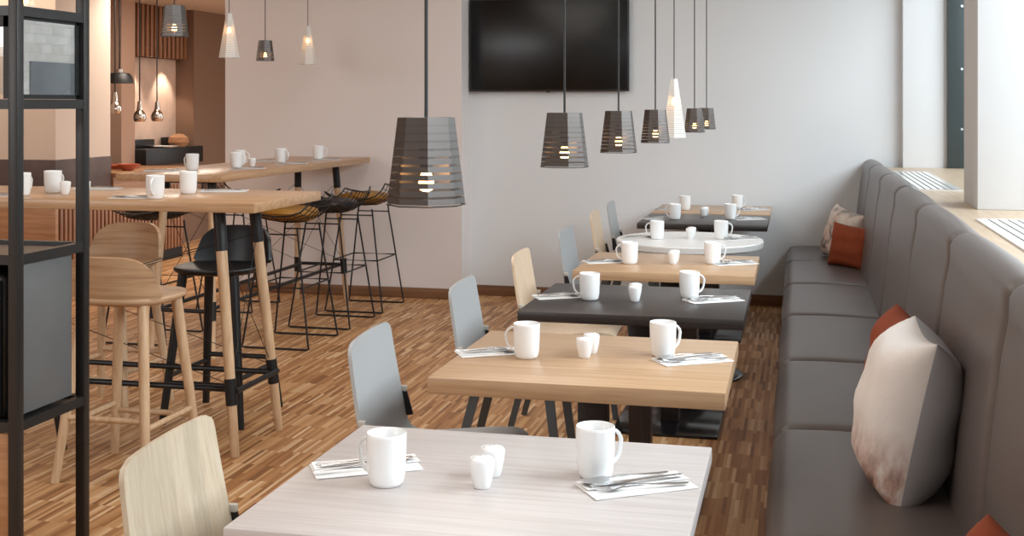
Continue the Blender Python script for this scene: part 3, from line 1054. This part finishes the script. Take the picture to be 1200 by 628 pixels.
# wire stools
def make_wire(pad):
    t = thing('wire_bar_stool', '', 'bar stool')
    r = .0062
    for sy in (-1, 1):
        y = .235 * sy
        yt = .175 * sy
        MB().tube([(.115, yt, .735), (.12, yt, .69), (.213, y, .03), (.218, y, .012), (.20, y, .007), (-.20, y, .007), (-.218, y, .012), (-.213, y, .03), (-.12, yt, .69), (-.115, yt, .735)], r, 8).build('side_frame', M['black'], t, smooth=60)
        MB().tube([(.12, yt, .69), (-.12, yt, .69)], r * .8, 6).build('cross_wire', M['black'], t)
    k = (.69 - .37) / (.69 - .012)
    X = .12 + (.218 - .12) * k
    Y = .175 + (.235 - .175) * k
    MB().tube([(X, Y, .37), (X, -Y, .37), (-X, -Y, .37), (-X, Y, .37)], r * .9, 8, loop=True).build('foot_ring', M['black'], t)
    prof = [(.235, .80), (.20, .787), (.12, .762), (.0, .748), (-.10, .755), (-.17, .785), (-.215, .835), (-.245, .895)]
    def S(u, v):
        f = u * (len(prof) - 1)
        i = min(int(f), len(prof) - 2)
        w = f - i
        x = prof[i][0] * (1 - w) + prof[i + 1][0] * w
        z = prof[i][1] * (1 - w) + prof[i + 1][1] * w
        half = .20 + .045 * math.sin(PI * min(1, u * 1.1)) - .035 * max(0, u - .75) / .25
        vv = 2 * v - 1
        return Vector((x + .035 * vv * vv * max(0, u - .6) / .4, half * vv, z + .055 * vv * vv * (1 - .6 * max(0, (u - .6) / .4))))
    g = MB()
    nW = 9
    for k in range(1, nW):
        v = k / nW
        g.tube([S(u / 14, v) for u in range(15)], .0028, 5)
    for k in range(1, 10):
        u = k / 10
        g.tube([S(u, v / 10) for v in range(11)], .0028, 5)
    g.build('wire_shell', M['black'], t, smooth=60)
    rim = [S(0, v / 10) for v in range(10)] + [S(u / 14, 1) for u in range(14)] + [S(1, 1 - v / 10) for v in range(10)] + [S(1 - u / 14, 0) for u in range(14)]
    MB().tube(rim, .0055, 6, loop=True).build('shell_rim', M['black'], t, smooth=60)
    n = 32
    R = []
    for s, z in ((.02, .754), (.55, .756), (.85, .768), (1.0, .80), (.95, .822), (.7, .836), (.02, .84)):
        R.append([(.01 + .185 * s * math.cos(2 * PI * k / n), .19 * s * math.sin(2 * PI * k / n), z + .018 * s * s * math.sin(2 * PI * k / n) ** 2) for k in range(n)])
    MB().rings(R).build('seat_pad', pad, t, smooth=60)
    return t
w_must = Maker(lambda: make_wire(M['mustard']))
w_blk = Maker(lambda: make_wire(M['blackpad']))
G = 'wire bar stools at the far bar table'
w_must((-3.075, 7.02, 0), PI, 'black wire bar stool with mustard pad, behind the end of the near bar table', G)
w_blk((-3.075, 7.71, 0), PI, 'black wire bar stool with black pad between the two mustard ones', G)
w_must((-3.075, 8.35, 0), PI, 'black wire bar stool with mustard pad closest to the white wall', G)
w_blk((-3.98, 6.95, 0), 0, 'black wire bar stool on the kitchen side of the far bar table, nearer end', G)
w_blk((-3.98, 8.15, 0), 0, 'black wire bar stool on the kitchen side of the far bar table, far end', G)

# settings on the bar tables
for x, y, rz, lab in ((-2.661, 4.657, -1.35, 'white mug beside the napkin at the end of the near bar table'), (-2.672, 4.965, 2.2, 'white mug at the far edge of the near bar table, above the black stool'),
                      (-3.295, 4.867, 1.4, 'white mug beside two shakers, seen through the metal shelf'), (-3.33, 4.69, 1.5, 'white mug half hidden by the front post of the metal shelf')):
    mug((x, y, BT), rz, lab, 'white mugs')
for k, (x, y) in enumerate(((-3.187, 4.80), (-3.12, 4.85))):
    shaker((x, y, BT), k, ('white shaker close to the mug on the near bar table' if k == 0 else 'white shaker touching the shelf post on the near bar table'), 'white shakers')
setting(-2.765, 4.68, BT, .15, False, 'at the front edge of the near bar table', False)
setting(-3.24, 5.13, BT, .3, True, 'behind the two shakers of the near bar table', False)
setting(-2.58, 5.12, BT, .3, True, 'at the far edge of the near bar table', False)
setting(-3.47, 4.66, BT, .2, False, 'at the left end of the near bar table', False)
for x, y, rz, lab in ((-3.60, 6.74, 2.9, 'white mug nearest on the far bar table, before the brown panel'), (-3.455, 7.04, 0, 'white mug beside the shaker at the middle of the far bar table'),
                      (-3.60, 7.38, .5, 'white mug behind the paired mug on the far bar table'), (-3.461, 7.728, -.2, 'white mug second from the end of the far bar table'), (-3.41, 8.274, .4, 'white mug nearest the white wall on the far bar table')):
    mug((x, y, BT), rz, lab, 'white mugs')
shaker((-3.41, 7.17, BT), 0, 'white shaker beside the mug at the middle of the far bar table', 'white shakers')
setting(-3.35, 6.98, BT, .5, False, 'beside the shaker on the far bar table', False)
setting(-3.35, 7.66, BT, .5, False, 'beside the far bar table mug second from its end', False)
setting(-3.33, 8.22, BT, .5, False, 'at the end of the far bar table by the wall', False)
setting(-3.74, 6.62, BT, .5, True, 'beside the nearest mug on the far bar table', False)
setting(-3.70, 7.90, BT, .5, True, 'on the kitchen side of the far bar table', False)

# ------------------------------------------------------------------ pendants
def make_pendant(sides, rb, rt, h, mat, cordmat, bulbz, rot):
    t = thing('pendant_lamp', '', 'pendant lamp')
    s = MB()
    th = .0012
    s.lathe([(rt, h), (rb, 0)], sides, rot=rot)
    s.build('lamp_shade', mat, t, smooth=0)
    MB().lathe([(rt - .001, h - .001), (.012, h + .0005), (.001, h + .0005)], sides, rot=rot).build('top_plate', mat if sides != 6 else mat, t, smooth=0)
    MB().lathe([(rb + .0008, 0), (rb + .0008, .0018), (rb - .0012, .0018), (rb - .0012, 0), (rb + .0008, 0)], sides, rot=rot).build('lower_rim', M['bezel'] if sides != 6 else mat, t, smooth=0)
    MB().tube([(0, 0, h - .002), (0, 0, 3.05)], .0030, 8).build('cord', cordmat, t)
    MB().lathe([(.001, h), (.013, h), (.013, bulbz + .035), (.009, bulbz + .025), (.001, bulbz + .025)], 16).build('lamp_holder', M['bezel'], t)
    MB().lathe([(.001, bulbz + .026), (.007, bulbz + .022), (.0125, bulbz + .004), (.010, bulbz - .008), (.001, bulbz - .0125)], 16).build('bulb', M['bulb'], t, smooth=60)
    return t
p_dark = Maker(lambda: make_pendant(8, .0625, .0455, .139, M['shade_dark'], M['cord'], .032, math.radians(-90 + 20)))
p_white = Maker(lambda: make_pendant(6, .066, .019, .285, M['shade_white'], M['cordgrey'], .17, math.radians(-90 + 6)))
def hang2(maker, x, y, z, label, rz=0.0):
    h0 = .137 if maker is p_dark else .283
    o = maker((x, y, z), rz, label, 'faceted pendant lamps')
    want = H_CEIL - z - h0
    for c in kids(o):
        if c.name.split('.')[0] == 'cord':
            k = want / (3.05 - h0)
            c.scale.z = k
            c.location.z = h0 * (1 - k)
    return o
zr = 1.321
hang2(p_dark, -.575, 1.84, zr, 'smoked perforated pendant lamp hanging largest and nearest the camera')
hang2(p_dark, -.58, 3.04, zr, 'smoked perforated pendant lamp in front of the television, second of its row')
hang2(p_dark, -.58, 4.00, zr, 'smoked perforated pendant lamp at the right end of the television')
hang2(p_dark, -.58, 5.07, zr, 'smoked perforated pendant lamp just before the white tapered one')
hang2(p_white, -.58, 5.86, zr, 'white tapered pendant lamp in the row over the dining tables')
hang2(p_dark, -.58, 7.05, zr, 'smoked perforated pendant lamp just behind the white tapered one')
hang2(p_dark, -.58, 8.00, zr, 'smoked perforated pendant lamp farthest along the row')
zb = 1.782
hang2(p_dark, -2.695, 4.88, zb, 'smoked pendant lamp over the near bar table before the slatted screen')
hang2(p_white, -3.44, 4.87, zb, 'white tapered pendant lamp seen through the top of the metal shelf')
hang2(p_white, -3.55, 7.13, zb, 'white tapered pendant lamp at the edge of the brown kitchen wall')
hang2(p_dark, -3.55, 7.67, zb, 'small smoked pendant lamp between the two white tapered ones')
hang2(p_white, -3.55, 8.41, zb, 'white tapered pendant lamp against the white wall over the far bar table')

# ------------------------------------------------------------------ metal shelf
SX, SY0, SY1 = -2.138, 2.985, 3.310     # right face x, near and far post
sh = thing('metal_shelf', 'tall anthracite steel shelf with grey panel and glass box beside the bar table', 'shelf', (SX, SY0, 0))
PW = .03
WX = 1.05
for (x, y) in ((0, 0), (0, SY1 - SY0), (-WX, 0), (-WX, SY1 - SY0)):
    MB().box(x - PW / 2, x + PW / 2, y - PW / 2, y + PW / 2, 0, 2.45, .002).build('post', M['frame'], sh)
DY = SY1 - SY0
for z in (.575, 1.045, 1.482, 1.745, 2.43):
    b = MB()
    h = .028
    b.box(-PW / 2 + .004, PW / 2 - .002, PW / 2, DY - PW / 2, z - h / 2, z + h / 2)
    b.box(-WX - PW / 2 + .004, -WX + PW / 2 - .002, PW / 2, DY - PW / 2, z - h / 2, z + h / 2)
    b.box(-WX + PW / 2, -PW / 2, -PW / 2 + .002, PW / 2 - .002, z - h / 2, z + h / 2)
    b.box(-WX + PW / 2, -PW / 2, DY - PW / 2 + .002, DY + PW / 2 - .002, z - h / 2, z + h / 2)
    b.build('shelf_rail', M['frame'], sh)
for z in (.575, 1.045):
    MB().box(-WX + .015, -.015, .015, DY - .015, z - .004, z + .004).build('shelf_board', M['frame'], sh)
MB().box(-.012, -.004, .022, DY - .05, .60, 1.03, .002).build('side_panel', M['panelgrey'], sh)
MB().box(-WX + .02, -.05, DY - .03, DY - .02, .60, 1.03).build('rear_panel', M['bezel'], sh)
MB().box(-WX + .02, -.02, -.006, .004, .02, .555, .002).build('front_panel', M['counterwood_x'], sh)
g = MB().box(-.006, -.002, .03, DY - .035, 1.51, 1.722).build('glass_pane', M['mirror'], sh)
MB().box(-.008, .0, .016, .03, 1.50, 1.73).box(-.008, 0, DY - .035, DY - .018, 1.50, 1.73).box(-.008, 0, .02, DY - .02, 1.497, 1.51).box(-.008, 0, .02, DY - .02, 1.722, 1.732).build('gasket', M['gasket'], g)
g = MB().box(-WX + .02, -.035, -.004, 0, 1.51, 1.722).build('glass_pane', M['glass'], sh)
MB().box(-.035, -.018, -.008, .004, 1.497, 1.732).box(-WX + .02, -.018, -.008, .004, 1.70, 1.732).build('gasket', M['gasket'], g)
# appliance standing in the lower compartment
t = thing('dark_cabinet_box', 'dark appliance with rounded front frame inside the metal shelf', 'appliance', (SX - .5, SY0 + .15, .579))
MB().box(-.42, .44, -.11, .13, 0, .42, .02, 3).build('body', M['black'], t)
MB().box(-.40, .43, -.125, -.11, .02, .40, .006).build('front_frame', M['frame'], t)
MB().box(-.37, .40, -.13, -.124, .06, .36, .004).build('door', M['baseplate'], t)

# ------------------------------------------------------------------ light
W = bpy.data.worlds.new('World')
SC.world = W
W.use_nodes = True
nt = W.node_tree
bg = nt.nodes['Background']
bg.inputs[0].default_value = (.96, .98, 1.0, 1)
bg.inputs[1].default_value = 2.4

def area(name, loc, size, rot, power, col=(1, 1, 1)):
    l = bpy.data.lights.new(name, 'AREA')
    l.shape = 'RECTANGLE'
    l.size, l.size_y = size
    l.energy = power
    l.color = col
    o = bpy.data.objects.new(name, l)
    COL.objects.link(o)
    o.location = loc
    o.rotation_euler = rot
    return o
cool = (.97, .985, 1.0)
# open sky above the street, reaching in through the street windows
RW = (0, math.radians(66), 0)
area('daylight_window_far', (3.0, 7.5, 3.3), (2.0, 3.6), RW, 215, cool)
area('daylight_window_middle', (3.0, 3.6, 3.3), (2.0, 3.7), RW, 430, cool)
area('daylight_window_near', (3.0, -.5, 3.3), (2.0, 3.7), RW, 430, cool)
# added fill from behind the viewpoint, also shaped for the television's reflection
area('front_fill', (-7.4, -3.5, 2.5), (4.6, 1.0), (math.radians(84), 0, 0), 80, cool)
area('tv_reflection_panel', (-6.0, .6, H_CEIL - .02), (2.2, 4.5), (0, 0, 0), 55, (1, .97, .93))  # unseen panel added to brighten the television's upper left reflection
# added overhead fill panel to brighten the dining room
area('ceiling_fill', (-1.8, 4.0, H_CEIL - .02), (1.5, 7), (0, 0, 0), 60, (1, .96, .9))
warm = (1, .87, .74)
area('kitchen_ceiling_light', (-5.4, 9.9, 2.5), (.8, .8), (0, 0, 0), 30, warm)
area('kitchen_ceiling_light', (-6.4, 8.0, 2.9), (.8, .5), (math.radians(25), 0, 0), 22, (1, .80, .62))
for y in (11.25, 11.9):
    l = bpy.data.lights.new('niche_spot', 'SPOT')
    l.energy = 20
    l.spot_size = math.radians(78)
    l.spot_blend = .5
    l.color = (1, .84, .66)
    l.shadow_soft_size = .03
    o = bpy.data.objects.new('niche_spot', l)
    COL.objects.link(o)
    o.location = (-6.55, y, 1.96)
    o.rotation_euler = (0, math.radians(12), 0)

# ------------------------------------------------------------------ camera
cam = bpy.data.cameras.new('camera')
cam.sensor_width = 36
cam.lens = 1416 / 1200 * 36
cam.shift_y = -(314 - 122.9) / 1200
cam.clip_start = .05
co = bpy.data.objects.new('camera', cam)
COL.objects.link(co)
co.location = (0, 0, 1.48)
co.rotation_euler = (PI / 2, 0, .232)
SC.camera = co
SC.view_settings.view_transform = 'Standard'
SC.view_settings.look = 'None'
SC.view_settings.exposure = .10
SC.view_settings.gamma = 1
SC.view_settings.use_curve_mapping = False
SC.cycles.use_denoising = True
SC.cycles.max_bounces = 8
SC.cycles.transparent_max_bounces = 24
SC.cycles.sample_clamp_indirect = 6
SC.cycles.caustics_reflective = False
SC.cycles.caustics_refractive = False
